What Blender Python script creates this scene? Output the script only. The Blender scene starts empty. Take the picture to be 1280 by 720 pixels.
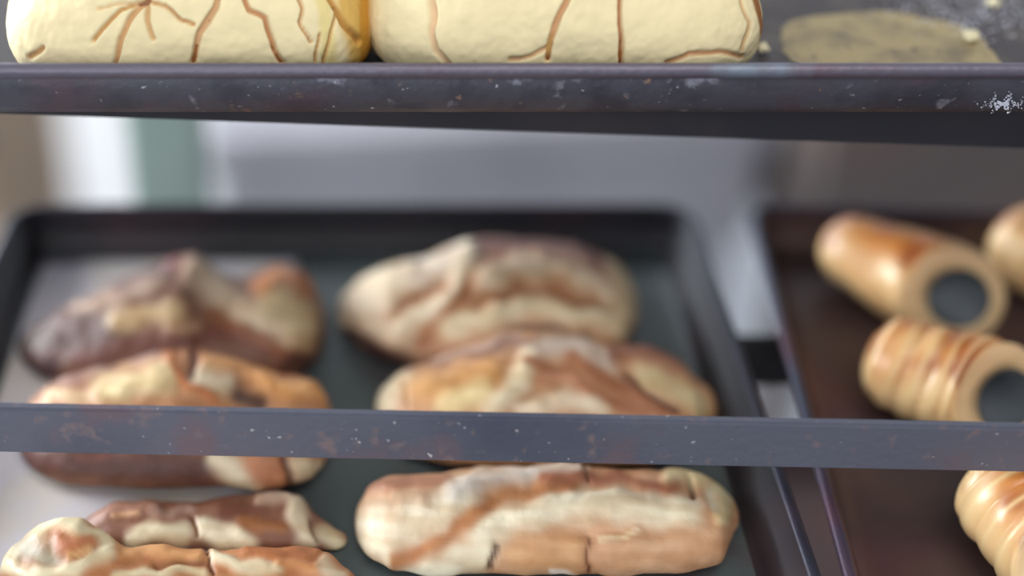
import bpy, bmesh, math, random
from mathutils import Vector, noise
random.seed(7)
C = bpy.context.scene.collection
F = 1280*50/36; PIT = math.radians(34.7); SP, CP = math.sin(PIT), math.cos(PIT)
CAMZ = 1.45
CX = 475        # the frame is a crop: the optical axis meets it left of the middle

def at(px, py, h):
    """point seen at a pixel on the level h below the lens"""
    v = (py-360)/F; z = h/(SP+v*CP)
    return Vector(((px-CX)/F*z, z*(CP-v*SP), CAMZ-h))
def proj(p):
    h = CAMZ-p.z; z = p.y*CP+h*SP
    return CX+F*p.x/z, 360+F*(h*CP-p.y*SP)/z

def S(c):
    r = []
    for v in c:
        v = v/255.0; r.append(v/12.92 if v <= .04045 else ((v+.055)/1.055)**2.4)
    return r
def S4(c): return tuple(S(c))+(1,)

# ---------------------------------------------------------------- materials
def mat(name, col, rough=.6, metal=0, noise_cols=None, scale=30, bump=0, bscale=200, attr=None, spec=.5, lo=.4, hi=.65, coat=0):
    m = bpy.data.materials.new(name); m.use_nodes = True
    n, l = m.node_tree.nodes, m.node_tree.links
    b = n['Principled BSDF']
    b.inputs['Base Color'].default_value = S4(col)
    b.inputs['Roughness'].default_value = rough; b.inputs['Metallic'].default_value = metal
    b.inputs['Specular IOR Level'].default_value = spec
    b.inputs['Coat Weight'].default_value = coat; b.inputs['Coat Roughness'].default_value = .25
    tc = n.new('ShaderNodeTexCoord'); src = None
    if attr:
        a = n.new('ShaderNodeAttribute'); a.attribute_name = attr; src = a.outputs['Color']
    for i, (c2, sc, a0, a1) in enumerate(noise_cols or []):
        t = n.new('ShaderNodeTexNoise'); t.inputs['Scale'].default_value = sc; t.inputs['Detail'].default_value = 6
        l.new(tc.outputs['Object'], t.inputs['Vector'])
        r = n.new('ShaderNodeMapRange'); r.inputs['From Min'].default_value = a0; r.inputs['From Max'].default_value = a1
        l.new(t.outputs['Fac'], r.inputs['Value'])
        mx = n.new('ShaderNodeMix'); mx.data_type = 'RGBA'
        l.new(r.outputs['Result'], mx.inputs['Factor'])
        if src: l.new(src, mx.inputs['A'])
        else: mx.inputs['A'].default_value = S4(col)
        mx.inputs['B'].default_value = S4(c2); src = mx.outputs['Result']
    if src: l.new(src, b.inputs['Base Color'])
    if bump:
        t = n.new('ShaderNodeTexNoise'); t.inputs['Scale'].default_value = bscale; t.inputs['Detail'].default_value = 5
        l.new(tc.outputs['Object'], t.inputs['Vector'])
        bp = n.new('ShaderNodeBump'); bp.inputs['Strength'].default_value = bump; bp.inputs['Distance'].default_value = .001
        l.new(t.outputs['Fac'], bp.inputs['Height']); l.new(bp.outputs['Normal'], b.inputs['Normal'])
    return m
M = {}
M['tray_top'] = mat('worn_gunmetal', (84,83,92), .5, .35, [((96,70,76),18,.54,.7),((70,69,78),50,.5,.65),((150,148,158),95,.62,.7),((152,122,104),160,.66,.73),((190,190,196),380,.68,.74)], bump=.35, bscale=350)
M['rim_top'] = mat('rolled_gunmetal', (104,98,110), .42, .4, [((104,84,94),14,.5,.66),((120,128,140),25,.6,.72),((190,188,192),140,.72,.78)], bump=.4, bscale=300)
M['tray_top_floor'] = mat('baked_black_steel', (66,58,58), .5, .3, [((92,84,76),40,.5,.7)], bump=.3)
M['tray_low'] = mat('steel_reflection_tint', (84,92,92), .34, .2, [((72,50,54),12,.56,.7)], bump=.1, bscale=100)  # tray floor: base colour lightened to carry a reflection of the bright background
M['rim_low'] = mat('blue_black_steel', (70,72,88), .36, .45, [((92,66,80),16,.5,.66)])
M['tray_wall'] = mat('near_black_steel', (40,38,42), .42, .2, [((66,48,52),12,.52,.7)], bump=.1, bscale=100)  # tray walls, darker than the tray floor
M['tray_brown'] = mat('browned_steel', (80,62,60), .42, .2, [((98,62,58),18,.52,.7),((50,50,58),9,.55,.7)], bump=.1, bscale=100)
M['rim_dark'] = mat('dark_rolled_steel', (52,52,64), .36, .4, [((72,54,66),16,.5,.66)])
M['bar'] = mat('slate_painted_bar', (101,103,116), .55, .15, [((80,84,100),8,.5,.65),((112,98,106),45,.52,.66),((128,114,116),150,.6,.72),((196,192,196),330,.68,.73)], bump=.3, bscale=350)
M['rail'] = mat('dark_rail', (46,46,52), .6, .2, [((60,54,58),20,.5,.7)])
M['black'] = mat('black_rail', (20,18,22), .6, .1)
M['green'] = mat('sage_paint', (176,196,182), .55, 0, [((190,192,176),8,.45,.65)])
M['paper'] = mat('parchment', (205,200,205), .75, 0, [((212,200,180),14,.5,.68)], bump=.15, bscale=60)
M['wall'] = mat('white_wall', (236,238,240), .8, 0, [((226,230,234),3,.4,.7)], bump=.05)
M['floor'] = mat('pale_tile_floor', (220,222,226), .45, 0, [((205,207,212),4,.4,.7)])
M['steel'] = mat('brushed_steel', (156,153,158), .5, .3, [((140,137,142),5,.4,.65)], bump=.05)
M['wood'] = mat('dark_brown_wood', (82,72,68), .6, 0, [((94,74,68),10,.45,.65)], bump=.2, bscale=40)
M['card'] = mat('tan_cardboard', (150,128,104), .8, 0, [((136,112,90),6,.45,.65)])
M['dough'] = mat('baked_dough', (200,180,150), .52, 0, None, attr='Col', bump=.5, bscale=220, spec=.4)
M['glazed'] = mat('glazed_dough', (200,150,90), .38, 0, None, attr='Col', bump=.4, bscale=150, spec=.5, coat=.35)
M['sugar'] = mat('sugar_topping', (240,226,180), .75, 0, None, attr='Col', bump=.25, bscale=260, spec=.25)
M['crust'] = mat('bun_crust', (150,96,48), .55, 0, [((92,52,34),60,.45,.6),((190,150,84),35,.55,.7)], bump=.6, bscale=200)
M['tube'] = mat('steel_tube', (92,98,102), .5, .3, [((76,82,86),40,.45,.65)])
M['crumb'] = mat('sugar_crumb', (232,222,186), .8, 0, [((205,185,130),200,.5,.7)], bump=.5)
M['flour'] = mat('flour', (215,216,226), .9)

# ---------------------------------------------------------------- object helpers
def link(name, bm, m, parent=None, smooth=True):
    me = bpy.data.meshes.new(name)
    bmesh.ops.recalc_face_normals(bm, faces=bm.faces)
    bm.to_mesh(me); bm.free()
    for x in (m if isinstance(m, list) else [m]): me.materials.append(x)
    if smooth:
        for p in me.polygons: p.use_smooth = True
    o = bpy.data.objects.new(name, me); C.objects.link(o)
    if parent: o.parent = parent; o.matrix_parent_inverse = PInv(parent)
    return o
def PInv(p):
    from mathutils import Matrix
    mt = Matrix.LocRotScale(p.location, p.rotation_euler, p.scale)
    return mt.inverted()
def thing(name, label, cat, loc=(0,0,0), group=None):
    o = bpy.data.objects.new(name, None); C.objects.link(o); o.location = loc; o.empty_display_size = .02
    return tag(o, label, cat, group)
def tag(o, label, cat, group=None):
    o['label'] = label; o['category'] = cat
    if group: o['group'] = group
    return o
def box(bm, x0, x1, y0, y1, z0, z1, bev=0):
    r = bmesh.ops.create_cube(bm, size=1)
    for v in r['verts']:
        v.co = Vector((x0+(v.co.x+.5)*(x1-x0), y0+(v.co.y+.5)*(y1-y0), z0+(v.co.z+.5)*(z1-z0)))
    if bev:
        es = list({e for v in r['verts'] for e in v.link_edges})
        bmesh.ops.bevel(bm, geom=es, offset=bev, segments=3, affect='EDGES')
    return r
def recentre(o, base):
    """move the origin of a lone mesh to its base point"""
    base = Vector(base)
    for v in o.data.vertices: v.co -= base
    o.location = base
    return o

# ---------------------------------------------------------------- setting
bm = bmesh.new(); box(bm, -3, 3, -1.5, 1.9, -.05, 0); o = link('floor', bm, M['floor'], smooth=False); o['kind'] = 'structure'
bm = bmesh.new(); box(bm, -3, 3, 1.9, 2.0, 0, 2.7); o = link('wall_back', bm, M['wall'], smooth=False); o['kind'] = 'structure'
bm = bmesh.new(); box(bm, -3, 3, 1.885, 1.9, 0, .1, .004); o = link('baseboard_back', bm, M['wall'], smooth=False); o['kind'] = 'structure'

# ---------------------------------------------------------------- trays
def rrect(x0, x1, y0, y1, r, k=8):
    pts = []
    for cx, cy, a0 in ((x1-r, y1-r, 0), (x0+r, y1-r, 90), (x0+r, y0+r, 180), (x1-r, y0+r, 270)):
        for i in range(k+1):
            a = math.radians(a0+90*i/k); pts.append((cx+r*math.cos(a), cy+r*math.sin(a)))
    return pts
def loft(bm, rings, cap0=True, cap1=True):
    vs = [[bm.verts.new(p) for p in ring] for ring in rings]
    n = len(vs[0])
    for a, b in zip(vs, vs[1:]):
        for i in range(n):
            j = (i+1) % n
            bm.faces.new((a[i], a[j], b[j], b[i]))
    if cap0: bm.faces.new(vs[0])
    if cap1: bm.faces.new(vs[-1])
def tray(name, label, w, d, wall, loc, yaw, mbody, mrim, flare=.004, bead=.0028, mfloor=None):
    t = thing(name, label, 'tray', loc)
    t.rotation_euler = (0, 0, yaw)
    bm = bmesh.new(); x, y, r = w/2, d/2, .014; th = .0012
    def ring(off, z): return [(px, py, z) for px, py in rrect(-x+off, x-off, -y+off, y-off, max(r-off, .004))]
    # inner then outer skin
    rings = [ring(flare+.010, th), ring(flare+.004, th+.0006), ring(flare+.0016, th+.004), ring(0.0012, wall),
             ring(0, wall), ring(flare+.0002, .004), ring(flare+.003, .0006), ring(flare+.010, 0)]
    loft(bm, rings)
    bm.faces.ensure_lookup_table()
    me_o = link('tray_body', bm, [mbody, mfloor or mbody])
    me_o.parent = t
    for p in me_o.data.polygons:
        if p.center.z < .003 and p.normal.z > .8: p.material_index = 1
    bm = bmesh.new(); K = 10; rg = []
    for i in range(K+1):
        a = 2*math.pi*i/K; off = -bead*math.cos(a); z = wall-bead*.4+bead*math.sin(a)
        rg.append(ring(-.001+off, z))
    loft(bm, rg, False, False)
    bmesh.ops.remove_doubles(bm, verts=bm.verts, dist=1e-5)
    link('rolled_rim', bm, mrim).parent = t
    return t
Z = lambda h: CAMZ-h
H_TF, H_LF = .2295, .368
T_top = tray('baking_tray', 'dark worn tray on the top level, carrying yellow sugar-topped buns', .70, .26, .0212, (.12, .560, Z(H_TF)), 0,
             M['tray_top'], M['rim_top'], .004, .0026, M['tray_top_floor'])
# lower left tray: yawed a little
yaw = 0
bR = at(860, 260, .348); bL = at(21, 260, .348)
cs, sn = math.cos(yaw), math.sin(yaw)
w1 = (bR-bL).length-.001; d1 = .44
mid = (bR+bL)/2
cen = mid+Vector((sn*d1/2, -cs*d1/2, 0))
T1 = tray('baking_tray', 'dark tray of folded striped pastries, left tray on the lower level', w1, d1, .0200, (cen.x, cen.y, Z(H_LF)), yaw, M['tray_wall'], M['rim_dark'], .008, .0024, M['tray_low'])
hA = at(940, 258, .348); hB = at(1066, 716, .348); fw = (hA-hB).normalized(); rt = Vector((fw.y, -fw.x, 0))
hc = hA+rt*.15-fw*.22
T2 = tray('baking_tray', 'brown-black tray of golden pastry horns, right tray on the lower level', .30, .44, .0200, (hc.x, hc.y, Z(H_LF)), math.atan2(rt.y, rt.x), M['tray_brown'], M['rim_low'], .006, .0024)
T3 = tray('baking_tray', 'empty brown tray far below, glimpsed through the gap between lower trays', .46, .46, .02, (.20, .44, Z(.60)), 0, M['tray_brown'], M['rim_low'], .005, .0024)

# parchment under left pastries
bm = bmesh.new(); n = 40; m_ = 60; g = []
for i in range(n+1):
    row = []
    for j in range(m_+1):
        x = -w1/2+.0135+(.118)*i/n; y = -d1/2+.03+(d1-.047)*j/m_
        zz = .0019+.0004*noise.noise(Vector((x*30, y*30, 0)))+.0008*max(0, noise.noise(Vector((x*60, y*25, 3))))
        row.append(bm.verts.new((x, y, zz)))
    g.append(row)
for i in range(n):
    for j in range(m_): bm.faces.new((g[i][j], g[i+1][j], g[i+1][j+1], g[i][j+1]))
pp = link('parchment_sheet', bm, M['paper'])
pp.location = T1.location; pp.rotation_euler = T1.rotation_euler
tag(pp, 'pale baking paper lying under the left column of striped pastries', 'baking paper')
s = pp.modifiers.new('Solidify', 'SOLIDIFY'); s.thickness = .0002

# ---------------------------------------------------------------- rack
rack = thing('bakery_rack', 'dark metal bakery rack with slate crossbar and pale green rear post', 'rack', (.2, .6, 0))
def rackpart(name, fn, m):
    bm = bmesh.new(); fn(bm); return link(name, bm, m, rack, smooth=False)
# slate crossbar, slightly turned
def barfn(bm):
    zc = .470
    def P(px, py, z):
        v = (py-360)/F
        return Vector(((px-CX)/F*z, z*(CP-v*SP), CAMZ-z*(SP+v*CP)))
    up = Vector((0, SP, CP)); 
    a = P(-620, 498.5, zc); b = P(3300, 575, zc)
    a2 = P(-620, 564, zc); b2 = P(3300, 620, zc)
    # an upright flat bar: front face top/bottom edges, small depth
    depth = Vector((0, .004, 0))
    def strip(u, w):
        return [u, u+depth, w+depth, w]
    fa = a.copy(); fb = b.copy()
    ha = Vector((a2.x, a.y, 0)); 
    # vertical plate: same y, height chosen so it spans the seen 66-70 px
    hh = (a2-a).length/CP*.935
    vs = [bm.verts.new(p) for p in (fa, fa+depth, fa+depth-Vector((0,0,hh)), fa-Vector((0,0,hh)))]
    ws = [bm.verts.new(p) for p in (fb, fb+depth, fb+depth-Vector((0,0,hh)), fb-Vector((0,0,hh)))]
    for i in range(4):
        j = (i+1) % 4; bm.faces.new((vs[i], vs[j], ws[j], ws[i]))
    bm.faces.new(vs); bm.faces.new(ws)
    bmesh.ops.bevel(bm, geom=list(bm.edges), offset=.0009, segments=2, affect='EDGES')
rackpart('front_crossbar', barfn, M['bar'])
XL, XR = -.225, .72
def askew(b):
    r = box(b, XL, XR, .452, .470, Z(.2295)-.0045, Z(.2295))
    for v in r['verts']:
        if v.co.z < Z(.2295)-.002: v.co.z -= .036*(v.co.x-XL)/(XR-XL)
rackpart('support_rail', askew, M['rail'])
rackpart('support_rail', lambda b: box(b, XL, XR, .640, .658, Z(.2295)-.011, Z(.2295), .0012), M['rail'])
rackpart('support_rail', lambda b: box(b, XL, XR, .482, .497, Z(.368)-.018, Z(.368), .001), M['black'])
rackpart('support_rail', lambda b: box(b, XL, XR, .240, .255, Z(.368)-.018, Z(.368), .001), M['black'])
for y in (.30, .60):
    rackpart('support_rail', lambda b, y=y: box(b, XL, XR, y, y+.015, Z(.60)-.016, Z(.60), .001), M['black'])
rackpart('post', lambda b: box(b, XL-.03, XL, .352, .382, 0, 1.7, .002), M['rail'])
rackpart('post', lambda b: box(b, XR, XR+.03, .352, .382, 0, 1.7, .002), M['rail'])
gx0 = (160-CX)/F*.80; gx1 = (253-CX)/F*.80
rackpart('rear_post', lambda b: box(b, gx0, gx1, .700, .728, 0, 1.7, .003), M['green'])
rackpart('rear_post', lambda b: box(b, XR-.01, XR+.03, .700, .728, 0, 1.7, .003), M['green'])
for zz in (Z(.2295)-.02, Z(.368)-.018, Z(.60)-.016, 1.66, .12):
    rackpart('side_rail', lambda b: box(b, XL-.028, XL-.002, .382, .728, zz-.02, zz, .002), M['rail'])
    rackpart('side_rail', lambda b: box(b, XR+.002, XR+.028, .382, .700, zz-.02, zz, .002), M['rail'])
rackpart('rear_crossbar', lambda b: box(b, XL-.028, XR+.02, .704, .724, 1.62, 1.66, .002), M['green'])
rackpart('rear_crossbar', lambda b: box(b, XL-.028, XR+.02, .704, .724, .10, .14, .002), M['green'])

# ---------------------------------------------------------------- painting helper
def seg_d(px, py, a, b):
    dx, dy = b[0]-a[0], b[1]-a[1]; L = dx*dx+dy*dy
    t = 0 if L == 0 else max(0, min(1, ((px-a[0])*dx+(py-a[1])*dy)/L))
    return math.hypot(px-a[0]-t*dx, py-a[1]-t*dy)
def sm(x): x = max(0, min(1, x)); return x*x*(3-2*x)
class Paint:
    wide = 1.0
    def __init__(s, base, strokes, tr=None, soft=.85, wob=8):
        s.base = S(base); s.st = []; s.soft = soft; s.wob = wob
        k, ox, oy = tr or (1, 0, 0)
        for pts, w, col, raise_ in strokes:
            p = [(ox+x/k, oy+y/k) for x, y in pts]; w = w*s.wide if w > 20 else w; raise_ = max(raise_, -1)
            s.st.append((p, w/k/2, S(col), raise_, min(x for x, _ in p)-w, max(x for x, _ in p)+w))
    def add(s, other): s.st += other.st; return s
    def ev(s, px, py):
        n1 = noise.noise(Vector((px/28, py/28, 1.7))); n2 = noise.noise(Vector((px/28, py/28, 9.1)))
        px += n1*s.wob; py += n2*s.wob
        c = list(s.base); h = 0
        for p, w, col, r, lo, hi in s.st:
            if px < lo-20 or px > hi+20: continue
            d = min(seg_d(px, py, a, b) for a, b in zip(p, p[1:])) if len(p) > 1 else math.dist((px, py), p[0])
            f = sm((w*(1+s.soft)-d)/(2*w*s.soft+1e-6))
            if f > 0:
                c = [u+(v-u)*f for u, v in zip(c, col)]; h += r*f
        return c, h
def interp(pts, x):
    if x <= pts[0][0]: return pts[0][1]
    for (x0, y0), (x1, y1) in zip(pts, pts[1:]):
        if x <= x1:
            t = (x-x0)/(x1-x0); return y0+(y1-y0)*t
    return pts[-1][1]
def smooth_list(v, n):
    for _ in range(n):
        v = [v[0]]+[(v[i-1]+2*v[i]+v[i+1])/4 for i in range(1, len(v)-1)]+[v[-1]]
    return v

def pastry(label, top, bot, paint, ratio=.8, seed=0, group='folded striped pastries', NU=190, NV=84, name='folded_pastry', lift=0.0018, lumps=1.0, sq=12):
    x0, x1 = top[0][0], top[-1][0]
    us = [x0+(x1-x0)*(1-math.cos(math.pi*i/NU))/2 for i in range(NU+1)]
    W = (x1-x0)*(.045 if sq < 20 else .02); cu = [min(max(u, x0+W), x1-W) for u in us]
    tops = smooth_list([interp(top, u) for u in cu], 6); bots = smooth_list([interp(bot, u) for u in cu], 6)
    hfl = H_LF-lift
    verts = []; cols = []
    bm = bmesh.new(); cl = bm.loops.layers.color
    rows = []; colmap = {}
    base_y = []
    for i, u in enumerate(us):
        e = max(.03, (1-abs(2*(u-x0)/(x1-x0)-1)**sq))**.5       # rounds the two ends
        mid = (tops[i]+bots[i])/2; half = (bots[i]-tops[i])/2*e
        pb = at(u, mid+half, hfl)
        v = (mid-360)/F; phi = PIT+math.atan(v); sp, cp = math.sin(phi), math.cos(phi)
        z = hfl*.96/(SP+v*CP)
        E = 2*half/F*z*1.0
        ru, rl = .62*ratio, .38*ratio     # upper/lower vertical radii over b
        k1 = math.sqrt(sp*sp+(ru*cp)**2); k2 = math.sqrt(sp*sp+(rl*cp)**2)
        b = E/(k1+k2)
        # centre: the lower silhouette of the section meets the ray of pb
        zc = rl*b
        yc = pb.y+(k2*b-zc*cp)/sp
        base_y.append((u, b, zc, ru*b, yc))
    for i, (u, b, zc, up, yc) in enumerate(base_y):
        row = []
        ph = CAMZ-(Z(hfl)+zc)
        zz = yc*CP+ph*SP
        X = (u-CX)/F*zz
        for j in range(NV):
            a = 2*math.pi*j/NV
            ca, sa = math.cos(a), math.sin(a)
            y = yc+b*ca; zv = zc+(up*sa if sa > 0 else zc*max(-1, 1.25*sa)) if True else 0
            p = Vector((X, y, Z(hfl)+zv))
            px, py = proj(p)
            c, h = paint.ev(px, py); h *= .65
            sk = sm(.5+1.3*noise.noise(Vector((px/70+py/60, py/13-px/90, seed*3.1))))*.42
            c = [q*(1-sk*w_) for q, w_ in zip(c, (.38,.56,.74))]
            n = Vector((0, ca/b if b > 1e-6 else ca, sa/max(up if sa > 0 else zc, 1e-5)))
            n = n.normalized() if n.length else Vector((0,0,1))
            lump = .0016*noise.noise(Vector((p.x*55, p.y*55, seed)))+.0009*noise.noise(Vector((p.x*140, p.y*140, seed+4)))
            amp = min(1, b/.012)*(1 if sa > -.2 else .0)
            p += n*(h*.0026+lump*lumps*.7)*amp
            if p.z < Z(hfl): p.z = Z(hfl)
            f = 1+.12*noise.noise(Vector((p.x*90, p.y*90, p.z*90+seed)))+.08*noise.noise(Vector((p.x*300, p.y*300, p.z*300)))
            vt = bm.verts.new(p); row.append(vt); cols.append([max(0, q*f) for q in c])
        rows.append(row)
    for i in range(NU):
        for j in range(NV):
            k = (j+1) % NV; bm.faces.new((rows[i][j], rows[i][k], rows[i+1][k], rows[i+1][j]))
    bm.faces.new(rows[0]); bm.faces.new(rows[-1])
    o = link(name, bm, M['dough'])
    at_ = o.data.color_attributes.new('Col', 'FLOAT_COLOR', 'POINT')
    for k, c in enumerate(cols): at_.data[k].color = (*c, 1)
    mu = base_y[NU//2]
    recentre(o, ((mu[0]-CX)/F*.6, mu[4], Z(hfl)))
    tag(o, label, 'pastry', group)
    return o

c3 = (2.57, 0, 240); c4 = (2.37, 400, 240); c6 = (2.909, 0, 490); c7 = (2.37, 420, 490)
CRM = (236,220,192); PALE = (240,230,208)
Paint.wide = 1.3
# R1
pR1 = Paint((196,152,114), [
 ([(90,330),(150,280),(210,250)], 110, (222,204,176), .6),
 ([(130,390),(200,420),(280,460)], 50, (206,178,146), .2),
 ([(300,230),(400,190),(430,175)], 70, (222,204,182), .8),
 ([(440,190),(400,290),(320,370),(240,410)], 40, (224,206,176), 1),
 ([(240,340),(300,310),(370,270)], 24, (176,124,90), -.6),
 ([(560,150),(480,230),(420,320),(340,400),(290,460)], 34, (168,112,74), .1),
 ([(480,262),(600,215),(740,240),(850,300)], 36, (222,200,170), 1),
 ([(480,325),(590,283),(700,300),(820,338)], 26, (162,106,70), -.3),
 ([(380,412),(520,370),(620,335),(760,365),(880,395)], 44, (226,208,172), 1),
 ([(480,148),(650,145),(780,160),(835,215)], 40, (122,68,54), .2),
 ([(640,185),(760,215)], 24, (184,136,104), .4),
 ([(885,215),(905,300),(895,390)], 46, (220,200,162), .6),
 ([(300,475),(450,445),(560,425)], 24, (196,150,116), .3),
 ([(95,425),(170,475),(260,520)], 44, (74,44,44), -.6),
 ([(560,400),(700,402),(800,430)], 12, (110,80,66), -1)], c4)
pastry('striped folded pastry at the back of the right column, behind the widest one', 
 [(423,372),(446,345),(484,333),(527,325),(569,308),(611,296),(674,301),(729,305),(775,320),(788,345),(794,375)],
 [(423,418),(442,430),(484,449),(560,458),(700,458),(770,440),(794,400)], pR1, .8, 1)
# R2
pR2 = Paint((190,144,106), [
 ([(180,640),(200,570),(230,530)], 60, (228,210,176), .6),
 ([(240,560),(262,640)], 8, (170,124,86), -.8),
 ([(290,590),(400,570),(500,540)], 70, (206,154,96), .8),
 ([(370,640),(470,600)], 50, (224,200,148), .6),
 ([(230,520),(450,475),(560,445),(640,455)], 28, (150,110,94), .3),
 ([(340,500),(480,455),(600,420)], 16, (190,160,140), .3),
 ([(520,640),(590,560),(630,490)], 44, (230,214,180), 1),
 ([(620,500),(720,530),(820,600),(960,650)], 24, (172,116,84), .1),
 ([(650,560),(720,545),(800,590)], 24, (200,142,108), .5),
 ([(600,655),(740,620),(820,650)], 44, (234,214,184), .8),
 ([(680,460),(760,450),(850,500)], 44, (206,186,168), .6),
 ([(740,500),(860,560),(1010,650)], 30, (168,112,80), .7),
 ([(880,475),(1000,475),(1070,510)], 44, (146,92,66), .8),
 ([(960,550),(1040,580),(1130,640)], 42, (216,196,152), .8),
 ([(900,540),(960,590),(1060,650)], 18, (116,74,58), -.8)], c4)
pastry('widest striped folded pastry in the right column, its front hidden by the slate bar',
 [(470,505),(484,472),(510,460),(539,448),(611,419),(670,410),(737,420),(767,433),(822,434),(856,447),(882,475),(894,505)],
 [(470,530),(500,565),(560,578),(700,580),(800,578),(860,560),(894,520)], pR2, .8, 5)
# R3
pR3 = Paint((202,154,116), [
 ([(90,400),(180,410),(300,370),(360,320)], 92, (226,212,184), .6),
 ([(100,450),(160,490)], 50, (222,206,176), .4),
 ([(110,270),(220,275),(330,262)], 36, (178,126,98), .5),
 ([(170,310),(260,320)], 22, (206,172,142), .3),
 ([(350,300),(440,255),(600,238),(720,238)], 36, (226,212,196), .9),
 ([(200,535),(330,520),(430,480),(440,410),(540,380),(700,330),(850,350),(1040,360)], 62, (232,220,190), .9),
 ([(180,500),(300,460),(390,385),(460,320),(560,298),(700,285)], 30, (184,124,78), .1),
 ([(620,268),(740,262),(900,262),(1000,290)], 26, (170,108,78), .4),
 ([(760,310),(900,320)], 24, (224,206,174), .5),
 ([(540,480),(620,485),(690,470)], 72, (206,158,112), 1.3),
 ([(820,495),(950,475),(1090,445)], 70, (206,162,124), 1.3),
 ([(780,440),(900,425)], 16, (228,206,170), .4),
 ([(748,440),(744,480),(745,540)], 12, (130,84,58), -1),
 ([(468,450),(462,520)], 18, (104,80,62), -1),
 ([(1046,268),(1048,310)], 14, (120,90,70), -1),
 ([(640,530),(700,540)], 20, (232,214,196), .2),
 ([(990,248),(1110,268),(1160,325),(1140,375)], 34, (222,204,158), .9),
 ([(1100,300),(1120,350)], 22, (206,190,158), -.4),
 ([(735,225),(738,268)], 9, (140,96,70), -1)], c7)
pastry('pale striped folded pastry in the right column, just in front of the slate bar',
 [(444,640),(456,607),(483,594),(589,585),(724,583),(821,587),(884,594),(912,612),(922,640)],
 [(444,672),(455,694),(483,706),(547,716),(618,714),(715,715),(842,714),(888,704),(908,675),(922,655)], pR3, .85, 9, sq=26)
# L1
pL1 = Paint((122,84,66), [  # base colour includes the upper tray's shade as well as browning
 ([(80,480),(200,450),(330,450)], 130, (86,58,48), .1),
 ([(180,380),(400,295),(560,235)], 36, (104,68,58), .6),
 ([(540,215),(620,235),(640,260)], 46, (112,54,46), .8),
 ([(250,375),(400,335),(500,300)], 30, (158,130,110), .4),
 ([(380,410),(470,385),(560,395)], 52, (184,154,112), .6),
 ([(560,440),(640,430)], 30, (170,136,106), .4),
 ([(420,360),(540,340)], 20, (108,66,46), -.3),
 ([(640,260),(700,330),(780,400),(940,460)], 64, (196,172,144), .9),
 ([(870,360),(950,380),(960,450)], 76, (200,178,138), .6),
 ([(830,300),(920,275),(990,300)], 44, (188,122,72), .9),
 ([(250,535),(450,490),(640,475),(760,455),(860,500)], 40, (104,58,46), .2),
 ([(690,400),(820,470),(950,530)], 34, (132,82,56), .3),
 ([(80,560),(160,570)], 50, (62,34,34), 0),
 ([(930,545),(1010,550)], 30, (74,46,40), 0)], c3)
pastry('darkest folded pastry, browned and with shade in its colour, at the back left on the baking paper',
 [(24,425),(34,402),(58,396),(78,384),(156,346),(218,323),(241,320),(262,336),(296,345),(342,332),(374,331),(392,352),(402,388),(407,420)],
 [(24,440),(35,458),(60,472),(150,478),(300,478),(390,465),(407,440)], pL1, .85, 13)
# L2
pL2 = Paint((176,126,88), [
 ([(60,650),(250,610),(330,575)], 30, (140,94,72), .4),
 ([(200,600),(350,560),(500,520)], 26, (142,112,102), .4),
 ([(330,640),(420,620),(530,600)], 56, (226,206,158), .8),
 ([(150,670),(300,650)], 26, (206,176,136), .4),
 ([(540,540),(590,600),(680,670)], 30, (182,112,66), .6),
 ([(618,510),(628,590)], 22, (96,54,40), -.8),
 ([(660,560),(760,570),(860,620)], 26, (206,150,96), .8),
 ([(650,600),(720,620)], 40, (216,200,170), .4),
 ([(770,645),(840,680)], 40, (88,64,54), -.6),
 ([(860,610),(950,640),(1030,640)], 50, (218,160,100), .8),
 ([(900,590),(1040,585)], 22, (150,92,60), .2)], c3).add(Paint((0,0,0), [
 ([(40,230),(300,260),(560,270),(720,280)], 150, (92,58,50), 0),  # dark lower left: baked bottom and shadow together in the colour
 ([(300,235),(400,245)], 18, (112,66,56), 0),
 ([(800,250),(880,305),(930,330)], 60, (220,204,172), .8),
 ([(950,270),(1000,300)], 70, (180,120,84), .6),
 ([(1040,250),(1050,310)], 24, (96,56,44), -.8),
 ([(1100,280),(1160,280)], 60, (214,198,166), .8)], c6))
pastry('left-column folded pastry with dark left side, half hidden by the slate bar',
 [(28,500),(38,477),(117,461),(195,438),(241,433),(296,450),(350,464),(395,470),(410,500),(416,560)],
 [(28,560),(45,588),(100,603),(200,607),(300,604),(340,606),(395,602),(416,575)], pL2, .8, 17)
# L3
pL3 = Paint((136,92,72), [
 ([(350,450),(450,420),(560,425)], 44, (166,122,102), .6),
 ([(420,460),(500,440)], 20, (196,150,112), .4),
 ([(490,545),(560,510),(650,515)], 54, (220,206,172), .9),
 ([(740,500),(800,520),(900,555)], 62, (224,210,178), .9),
 ([(560,430),(680,430)], 30, (156,124,108), .3),
 ([(694,460),(706,520)], 16, (126,78,44), -1),
 ([(820,430),(930,440)], 50, (116,70,52), .3),
 ([(880,480),(1020,490)], 36, (150,96,54), .4),
 ([(950,385),(1030,385)], 34, (196,168,146), .6),
 ([(1070,420),(1095,480),(1110,540)], 50, (222,208,178), .9),
 ([(1130,470),(1150,540)], 20, (120,90,70), -.5),
 ([(1190,510),(1240,560)], 54, (200,186,152), .6)], c6)
pastry('browned folded pastry in the left column with a split pale front, behind the foremost',
 [(100,658),(108,643),(137,629),(179,624),(240,627),(285,618),(337,611),(371,615),(392,640),(420,660),(434,680)],
 [(100,668),(115,678),(180,684),(300,686),(400,688),(425,690),(434,684)], pL3, .8, 21)
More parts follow.
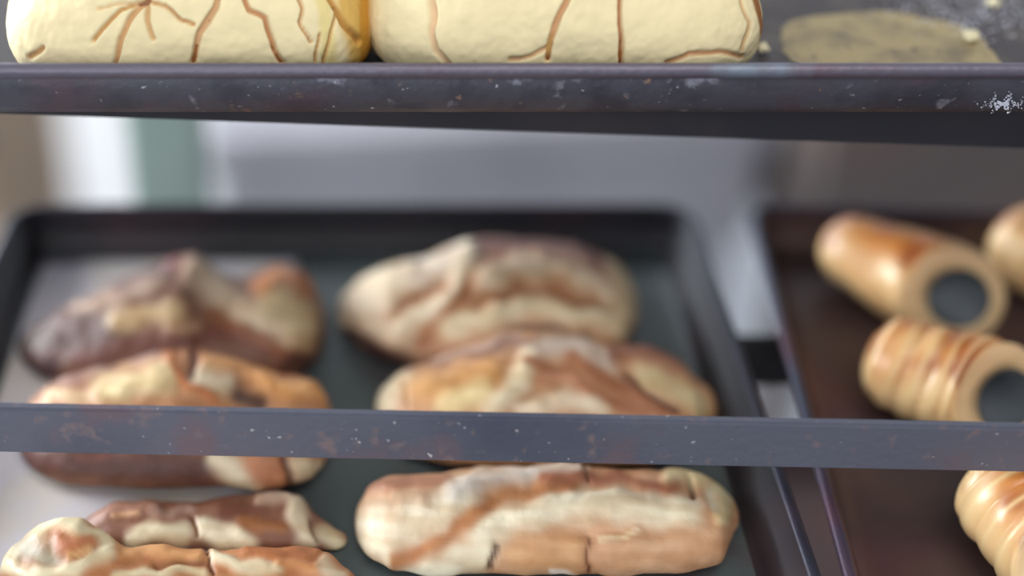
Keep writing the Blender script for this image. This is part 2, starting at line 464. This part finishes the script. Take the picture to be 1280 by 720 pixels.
# L4
pL4 = Paint((186,124,80), [
 ([(40,600),(90,520),(180,478),(280,490),(370,540),(400,590)], 38, (220,204,164), .9),
 ([(100,560),(170,590)], 76, (160,148,124), -1),
 ([(0,620),(110,665),(280,645),(390,600)], 34, (228,214,176), 1),
 ([(220,560),(330,565)], 40, (190,122,82), .8),
 ([(250,600),(330,590)], 20, (214,164,108), .3),
 ([(430,580),(600,590),(720,600)], 36, (206,150,98), .7),
 ([(420,670),(600,650),(740,655)], 26, (222,206,166), .6),
 ([(560,625),(740,620)], 16, (150,98,64), -.4),
 ([(790,600),(880,650),(1000,645)], 38, (226,210,174), .7),
 ([(760,590),(768,660)], 12, (116,70,46), -1),
 ([(900,585),(1150,590)], 26, (176,110,66), .5),
 ([(1020,620),(1150,650)], 30, (206,146,96), .6),
 ([(1190,640),(1230,665)], 40, (222,202,170), .6),
 ([(60,720),(400,740)], 50, (206,150,100), .6),
 ([(500,720),(1000,710)], 40, (214,170,120), .8)], c6)
pastry('foremost folded pastry at the bottom left, with an open curled end',
 [(2,715),(12,678),(26,660),(62,650),(100,653),(127,672),(150,686),(268,688),(344,685),(412,688),(438,705),(448,735)],
 [(2,745),(15,765),(60,778),(200,784),(350,784),(430,774),(448,755)], pL4, 1.0, 25)

# ---------------------------------------------------------------- pastry horns
def horn(label, pa, pb_, r0, r1, turns, seed, spiral=1.0, over=.0, inner=.60):
    """pa closed end, pb_ mouth centre (world points on the axis)"""
    ax = (pb_-pa); L = ax.length; ax.normalize()
    side = ax.cross(Vector((0,0,1))).normalized(); up = side.cross(ax).normalized()
    t = thing('pastry_horn', label, 'pastry', (0,0,0), 'golden pastry horns')
    t.location = Vector(((pa.x+pb_.x)/2, (pa.y+pb_.y)/2, Z(H_LF)+.0013))
    NS, NA = 150, 96
    gv = Vector((-pb_.x, -pb_.y, CAMZ-pb_.z)).normalized(); gv = (gv-ax*gv.dot(ax)).normalized()   # the oblique cut faces up and forward
    bm = bmesh.new(); cols = []; rows = []
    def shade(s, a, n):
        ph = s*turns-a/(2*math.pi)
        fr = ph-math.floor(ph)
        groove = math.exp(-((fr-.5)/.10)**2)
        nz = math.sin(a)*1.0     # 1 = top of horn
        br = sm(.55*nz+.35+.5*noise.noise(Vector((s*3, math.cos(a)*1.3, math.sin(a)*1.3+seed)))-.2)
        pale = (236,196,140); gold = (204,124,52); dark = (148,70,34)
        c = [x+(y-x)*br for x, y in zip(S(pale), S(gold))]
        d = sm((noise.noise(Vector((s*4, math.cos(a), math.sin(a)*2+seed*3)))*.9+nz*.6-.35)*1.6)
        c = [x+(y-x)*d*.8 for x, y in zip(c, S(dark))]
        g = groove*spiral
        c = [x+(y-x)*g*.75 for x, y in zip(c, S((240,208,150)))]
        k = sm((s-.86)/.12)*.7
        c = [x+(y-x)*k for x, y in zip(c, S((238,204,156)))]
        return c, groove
    for i in range(NS+1):
        s = i/NS
        # radius profile with a rounded closed end and a thick lip
        r = r0+(r1-r0)*sm(s*1.15)
        if s < .22: r *= math.sqrt(max(0.0004, 1-((.22-s)/.22)**2))
        if s > .93: r *= math.sqrt(max(.0, 1-((s-.93)/.07)**2*.32))
        row = []
        for j in range(NA):
            a = 2*math.pi*j/NA
            c, g = shade(s, a, None)
            ph = s*turns-a/(2*math.pi); fr = ph-math.floor(ph)
            rr = r*(1+spiral*(.075*math.sin(math.pi*fr)**.7-.05)+.05*noise.noise(Vector((s*4, math.cos(a)*1.2, math.sin(a)*1.2+seed))))
            d = side*math.cos(a)+up*math.sin(a)
            cut = .75*max(0, (s-.45)/.55)**2*rr*d.dot(gv)
            p = pa+ax*(L*s-cut)+d*rr
            if p.z < Z(H_LF)+.0014: p.z = Z(H_LF)+.0014
            row.append(bm.verts.new(p)); cols.append(c)
        rows.append(row)
    # inner wall of the mouth
    for s, k in ((1.0, inner), (.97, inner*.97), (.30, inner*.9)):
        row = []
        for j in range(NA):
            a = 2*math.pi*j/NA; d = side*math.cos(a)+up*math.sin(a)
            row.append(bm.verts.new(pa+ax*(L*s-.75*r1*k*d.dot(gv))+d*(r1*k))); cols.append(S((238,202,148)))
        rows.append(row)
    for A, B in zip(rows, rows[1:]):
        for j in range(NA):
            k = (j+1) % NA; bm.faces.new((A[j], A[k], B[k], B[j]))
    bm.faces.new(rows[0]); bm.faces.new(rows[-1])
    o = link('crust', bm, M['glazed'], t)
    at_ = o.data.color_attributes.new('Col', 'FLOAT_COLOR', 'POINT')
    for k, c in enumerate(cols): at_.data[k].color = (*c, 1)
    bm = bmesh.new(); rg = []
    for s, k in ((.34, inner*.86), (.995, inner*.99), (.995, inner*.93), (.36, inner*.80)):
        dd = [side*math.cos(2*math.pi*j/48)+up*math.sin(2*math.pi*j/48) for j in range(48)]
        rg.append([pa+ax*(L*s-.75*r1*k*d.dot(gv))+d*(r1*k) for d in dd])
    loft(bm, rg, True, True)
    link('tube_lining', bm, M['tube'], t)['label'] = 'dark grey tube inside the mouth'
    return t
HZ = H_LF-.0215
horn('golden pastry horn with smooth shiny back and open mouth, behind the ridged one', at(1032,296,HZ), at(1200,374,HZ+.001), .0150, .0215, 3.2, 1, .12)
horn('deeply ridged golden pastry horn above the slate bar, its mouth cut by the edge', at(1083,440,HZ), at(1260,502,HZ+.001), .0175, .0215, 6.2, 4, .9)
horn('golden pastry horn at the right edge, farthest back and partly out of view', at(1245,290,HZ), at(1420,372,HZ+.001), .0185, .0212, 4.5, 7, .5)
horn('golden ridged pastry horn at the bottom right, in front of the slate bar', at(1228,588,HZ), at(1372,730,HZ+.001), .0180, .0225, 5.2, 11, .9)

# ---------------------------------------------------------------- conchas
Paint.wide = 1.0
def concha(label, cx0, cx1, yfront, ry, hgt, cracks, seed, gold=None, bunmat=None):
    yc = yfront+ry; zf = Z(H_TF)+.0013
    h = H_TF-.022; zz = yc*CP+h*SP
    # width measured where it is seen, near the front third
    ys = yc-ry*.35; zs = ys*CP+h*SP
    X0 = (cx0-CX)/F*zs; X1 = (cx1-CX)/F*zs; X = (X0+X1)/2; rx = (X1-X0)/2
    t = thing('sweet_bun', label, 'bun', (X, yc, zf), 'sugar-topped buns on the top tray')
    def pt(th, ph, k, n=4.8):
        # th around, ph from 0 (bottom) to 1 (top)
        el = -math.pi*.17+(math.pi*.67)*ph
        ce, se = math.cos(el), math.sin(el)
        ct, st = math.cos(th), math.sin(th)
        if st > 0: n = 2.3          # rounder at the back, squared off against the tray lip
        q = (abs(ct)**n+abs(st)**n)**(-1/n)
        q = q*ce
        zlow = math.sin(-math.pi*.17)
        zz_ = hgt*(se-zlow)/(1-zlow)
        return Vector((X+rx*k*q*ct, yc+ry*k*q*st, zf+zz_*(k if se > 0 else 1)))
    NT, NP = 900, 120
    def build(k, p0, name, m, paint, rag, disp):
        bm = bmesh.new(); rows = []; cols = []
        NT = 900 if paint else 240
        for i in range(NP+1):
            row = []
            for j in range(NT):
                th = 2*math.pi*j/NT
                lo = p0+rag*(.5+.5*noise.noise(Vector((math.cos(th)*6, math.sin(th)*6, seed)))) if rag else p0
                ph = lo+(1-lo)*(i/NP)**.9
                if i == NP: ph = .9995
                p = pt(th, ph, k)
                c = (1,1,1); hh = 0
                if paint:
                    px, py = proj(p)
                    # only the side facing the front carries these cracks; elsewhere simple radiating ones
                    if py > -25 and p.y < yc:
                        c, hh = paint.ev(px, py)
                    else:
                        c = paint.base; fr = (th/(2*math.pi)*11) % 1
                        if abs(fr-.5) < .03 and ph < .93: c = S((196,150,100)); hh = -.5
                d = Vector((p.x-X, (p.y-yc), (p.z-zf-hgt*.3)*1.5)).normalized()
                l_ = .0022*noise.noise(Vector((p.x*32, p.y*32, p.z*32+seed)))+.0005*noise.noise(Vector((p.x*130, p.y*130, p.z*130)))+.0002*noise.noise(Vector((p.x*420, p.y*420, p.z*420)))
                p = p+d*(l_*disp+hh*.0016)
                if p.z < zf: p.z = zf
                f = 1+.05*noise.noise(Vector((p.x*200, p.y*200, p.z*200)))
                row.append(bm.verts.new(p)); cols.append([x*f for x in c])
            rows.append(row)
        for A, B in zip(rows, rows[1:]):
            for j in range(NT):
                q = (j+1) % NT; bm.faces.new((A[j], A[q], B[q], B[j]))
        bm.faces.new(rows[0]); bm.faces.new(rows[-1])
        o = link(name, bm, m, t)
        if paint:
            a_ = o.data.color_attributes.new('Col', 'FLOAT_COLOR', 'POINT')
            for q, c in enumerate(cols): a_.data[q].color = (*c, 1)
    build(.975, 0.0, 'bun', M['crust'], None, 0, .6)
    build(1.0, .10, 'sugar_topping', M['sugar'], cracks, .05, 1)
BR = (200,156,108); LB = (220,188,140)
BASE = (236,219,172)
ck1 = Paint(BASE, [
 ([(430,-20),(440,20),(452,75)], 34, (214,172,92), 0),
 ([(455,-30),(457,80)], 16, (196,140,50), 0),
 ([(395,-20),(408,40),(410,80)], 18, (226,206,140), 0),
 ([(188,-15),(182,2),(160,28),(148,50),(143,80)], 7, BR, -1),
 ([(182,2),(150,14),(128,35),(116,52)], 5, (196,152,96), -1),
 ([(184,2),(187,25),(193,46)], 6, (200,160,110), -.7),
 ([(186,0),(205,8),(225,25),(243,32)], 5, BR, -1),
 ([(182,2),(165,4),(140,6),(124,9)], 3.5, LB, -.6),
 ([(274,-10),(268,10),(252,40),(240,80)], 8, (198,156,112), -1.1),
 ([(305,-5),(312,12),(332,24),(341,45),(346,62),(356,80)], 7, (188,136,92), -1.1),
 ([(372,-5),(376,12),(375,28),(386,45),(389,52)], 4, BR, -.9),
 ([(405,-10),(418,12),(432,32),(447,52)], 8, (190,140,70), -1),
 ([(420,15),(412,40),(404,78)], 4, (196,150,90), -.6),
 ([(398,40),(394,78)], 3, (196,150,90), -.5),
 ([(38,70),(50,60)], 6, (190,146,96), -.4)], None, .5, 4)
concha('yellow sugar-topped sweet bun on the left of the top tray, with branching cracks', 15, 476, .4375, .064, .058, ck1, 2)
ck2 = Paint(BASE, [
 ([(536,-15),(541,5),(540,40),(545,66),(560,80)], 7, (222,186,144), -.9),
 ([(712,-10),(702,12),(692,35),(686,50),(684,75)], 7, (194,146,104), -1.2),
 ([(684,60),(665,72),(636,76)], 6, (214,172,126), -.6),
 ([(774,-10),(775,20),(777,50),(778,85)], 6, (176,124,84), -1.2),
 ([(835,80),(862,68),(900,66),(930,70)], 6, (200,150,104), -.5),
 ([(924,0),(936,30),(930,62)], 5, (214,180,130), -.4),
 ([(942,-10),(952,30),(950,80)], 9, (150,98,50), 0)], None, .5, 4)
concha('yellow sugar-topped sweet bun beside the bare greasy patch, with long upright cracks', 452, 944, .4380, .066, .060, ck2, 6)

# residue where a bun stood, crumbs and flour on the top tray
res = mat('greasy_residue', (160,142,98), .5, 0, [((118,104,76),60,.45,.68),((96,82,66),160,.58,.7)], bump=.3)
bm = bmesh.new(); zf = Z(H_TF)+.0014
c0 = Vector((at(1094, 42, H_TF).x, .486, zf)); N = 90; ctr = bm.verts.new(c0+Vector((0,0,.0004))); prev = []
for k in range(1, 9):
    ring = []
    for j in range(N):
        a = 2*math.pi*j/N; ca, sa = math.cos(a), math.sin(a)
        q = (abs(ca)**2.6+abs(sa)**2.6)**(-1/2.6)
        e = 1+.07*noise.noise(Vector((ca*2.5, sa*2.5, 5)))+.05*noise.noise(Vector((ca*9, sa*9, 5)))
        r = k/8
        ring.append(bm.verts.new(c0+Vector((.0385*q*ca*r*e, .0325*q*sa*r*e, .0004*(1-r**4)+.00005))))
    if k == 1:
        for j in range(N): bm.faces.new((ctr, ring[j], ring[(j+1) % N]))
    else:
        for j in range(N): bm.faces.new((prev[j], ring[j], ring[(j+1) % N], prev[(j+1) % N]))
    prev = ring
o = link('greasy_residue', bm, res)
recentre(o, c0)
tag(o, 'tan greasy film left on the top tray where a bun stood', 'residue'); o['kind'] = 'stuff'
def crumb(px, py, r, label, seed):
    p = at(px, py, H_TF-.0013-r*.5)
    bm = bmesh.new(); bmesh.ops.create_icosphere(bm, subdivisions=4, radius=r)
    for v in bm.verts:
        n = noise.noise(v.co/r*1.3+Vector((seed,0,0))); n2 = noise.noise(v.co/r*3+Vector((seed,5,0)))
        v.co *= 1+.5*n+.25*n2; v.co.z *= .7
    mz = min(v.co.z for v in bm.verts)
    for v in bm.verts: v.co.z -= mz
    o = link('sugar_crumb', bm, M['crumb']); o.location = (p.x, p.y, Z(H_TF)+.0014)
    tag(o, label, 'crumb', 'sugar crumbs on the top tray'); return o
crumb(1213, 47, .0028, 'pale topping crumb on the right, larger one among the flour specks', 1)
crumb(1241, 5, .0024, 'pale topping crumb at the top edge among the flour specks', 2)
crumb(953, 62, .0022, 'pale crumb at the foot of the right-hand sweet bun', 3)
bm = bmesh.new()
for k in range(420):
    px = random.gauss(1215, 55); py = random.gauss(14, 24)
    if py < -120 or px < 1085 or px > 1420: continue
    if py > 66 or (py > 30+ (px-1100)*.15 and random.random() < .8): continue
    p = at(px, py, H_TF-.0014); r = random.uniform(.00018, .00055)
    m4 = __import__('mathutils').Matrix.Translation((p.x, p.y, Z(H_TF)+.0014+r*.5))
    bmesh.ops.create_icosphere(bm, subdivisions=1, radius=r, matrix=m4)
o = link('flour_specks', bm, M['flour'])
recentre(o, at(1215, 20, H_TF-.0013))
tag(o, 'white flour specks scattered on the right of the top tray', 'flour'); o['kind'] = 'stuff'
# flour smudge on the lip at the right
bm = bmesh.new()
for k in range(170):
    px = random.gauss(1257, 13); py = 125+random.gauss(0, 4)*(1+.8*math.sin(px*.35))
    if not 106 < py < 138: continue
    # on the flared front face of the lip
    zr = (142-py)/62
    y = .4345-.004*zr-.0003; z = Z(H_TF)+.0205*zr
    zc = y*CP+(CAMZ-z)*SP; r = random.uniform(.00012, .0003)*(1.5 if abs(px-1252) < 9 else 1)
    m4 = __import__('mathutils').Matrix.Translation(((px-CX)/F*zc, y, z))
    bmesh.ops.create_icosphere(bm, subdivisions=1, radius=r, matrix=m4)
o = link('flour_smudge', bm, M['flour']); o.parent = T_top; o.matrix_parent_inverse = PInv(T_top); o['kind'] = 'stuff'

# ---------------------------------------------------------------- behind the rack
tb = thing('steel_table', 'stainless steel table with deep apron standing behind the rack', 'table', (.2, 1.2, 0))
TZ = .905
def local(fn, name, m):
    bm = bmesh.new(); fn(bm)
    o = link(name, bm, m, smooth=False); o.parent = tb; return o
tb.rotation_euler = (0, 0, math.radians(6)); tb.location = (-.137, .985, 0)
local(lambda b: box(b, 0, .47, 0, .55, TZ-.03, TZ, .004), 'tabletop', M['steel'])
local(lambda b: box(b, .008, .462, .012, .538, TZ-.13, TZ-.03, .003), 'apron', M['steel'])
for lx in (.02, .41):
    for ly in (.02, .49): local(lambda b: box(b, lx, lx+.04, ly, ly+.04, 0, TZ-.13, .004), 'leg', M['steel'])
cb = thing('wooden_cabinet', 'dark brown wooden cabinet raised on legs, at the right behind the horn tray', 'cabinet', (.70, 1.2, 0))
def cl(fn, name, m):
    bm = bmesh.new(); fn(bm); return link(name, bm, m, cb, smooth=False)
cl(lambda b: box(b, .338, 1.038, 1.0, 1.40, .78, 1.20, .004), 'body', M['wood'])
cl(lambda b: box(b, .350, .682, .982, 1.0, .80, 1.18, .003), 'door', M['wood'])
cl(lambda b: box(b, .694, 1.026, .982, 1.0, .80, 1.18, .003), 'door', M['wood'])
for lx in (.46, .96):
    for ly in (1.03, 1.33): cl(lambda b: box(b, lx, lx+.04, ly, ly+.04, 0, .78, .003), 'leg', M['wood'])
bm = bmesh.new(); box(bm, -.90, -.405, 1.25, 1.62, 0, .95, .004); box(bm, -.90, -.405, 1.25, 1.30, .95, .965, .004)
o = link('cardboard_box', bm, M['card'], smooth=False); recentre(o, (-.57, 1.4, 0)); tag(o, 'tall tan box at the far left, blurred behind the rack', 'box')

# ---------------------------------------------------------------- light
w = bpy.data.worlds.new('World'); bpy.context.scene.world = w; w.use_nodes = True
w.node_tree.nodes['Background'].inputs[0].default_value = S4((214,222,238)); w.node_tree.nodes['Background'].inputs[1].default_value = .55
def area(name, loc, target, size, e, col, sy=None):
    d = bpy.data.lights.new(name, 'AREA'); d.shape = 'RECTANGLE'; d.size = size; d.size_y = sy or size; d.energy = e; d.color = col
    o = bpy.data.objects.new(name, d); C.objects.link(o); o.location = loc
    o.rotation_euler = (Vector(target)-Vector(loc)).to_track_quat('-Z', 'Y').to_euler()
    return o
area('ceiling_lamp', (.3, -.2, 2.65), (.1, .5, 1.1), 1.0, 13, (1, .96, .90))
area('window_light', (-1.9, 1.25, 1.5), (0, 1.5, .7), 1.2, 150, (.88, .94, 1))
area('front_fill', (-1.0, -1.6, 2.0), (0, .5, 1.1), 1.6, 27, (.90, .95, 1))  # unseen light at front left, brightens the front-facing surfaces

cd = bpy.data.cameras.new('Camera'); cam = bpy.data.objects.new('Camera', cd); C.objects.link(cam)
cam.location = (0, 0, CAMZ); cam.rotation_euler = (math.pi/2-PIT, 0, 0)
cd.lens = 50; cd.sensor_width = 36; cd.shift_x = (640-CX)/1280; cd.clip_start = .01
cd.dof.use_dof = True; cd.dof.focus_distance = .486; cd.dof.aperture_fstop = 1.7
sc = bpy.context.scene; sc.camera = cam
sc.view_settings.view_transform = 'Standard'; sc.view_settings.look = 'None'; sc.view_settings.exposure = 0; sc.view_settings.gamma = 1
sc.view_settings.use_curve_mapping = False
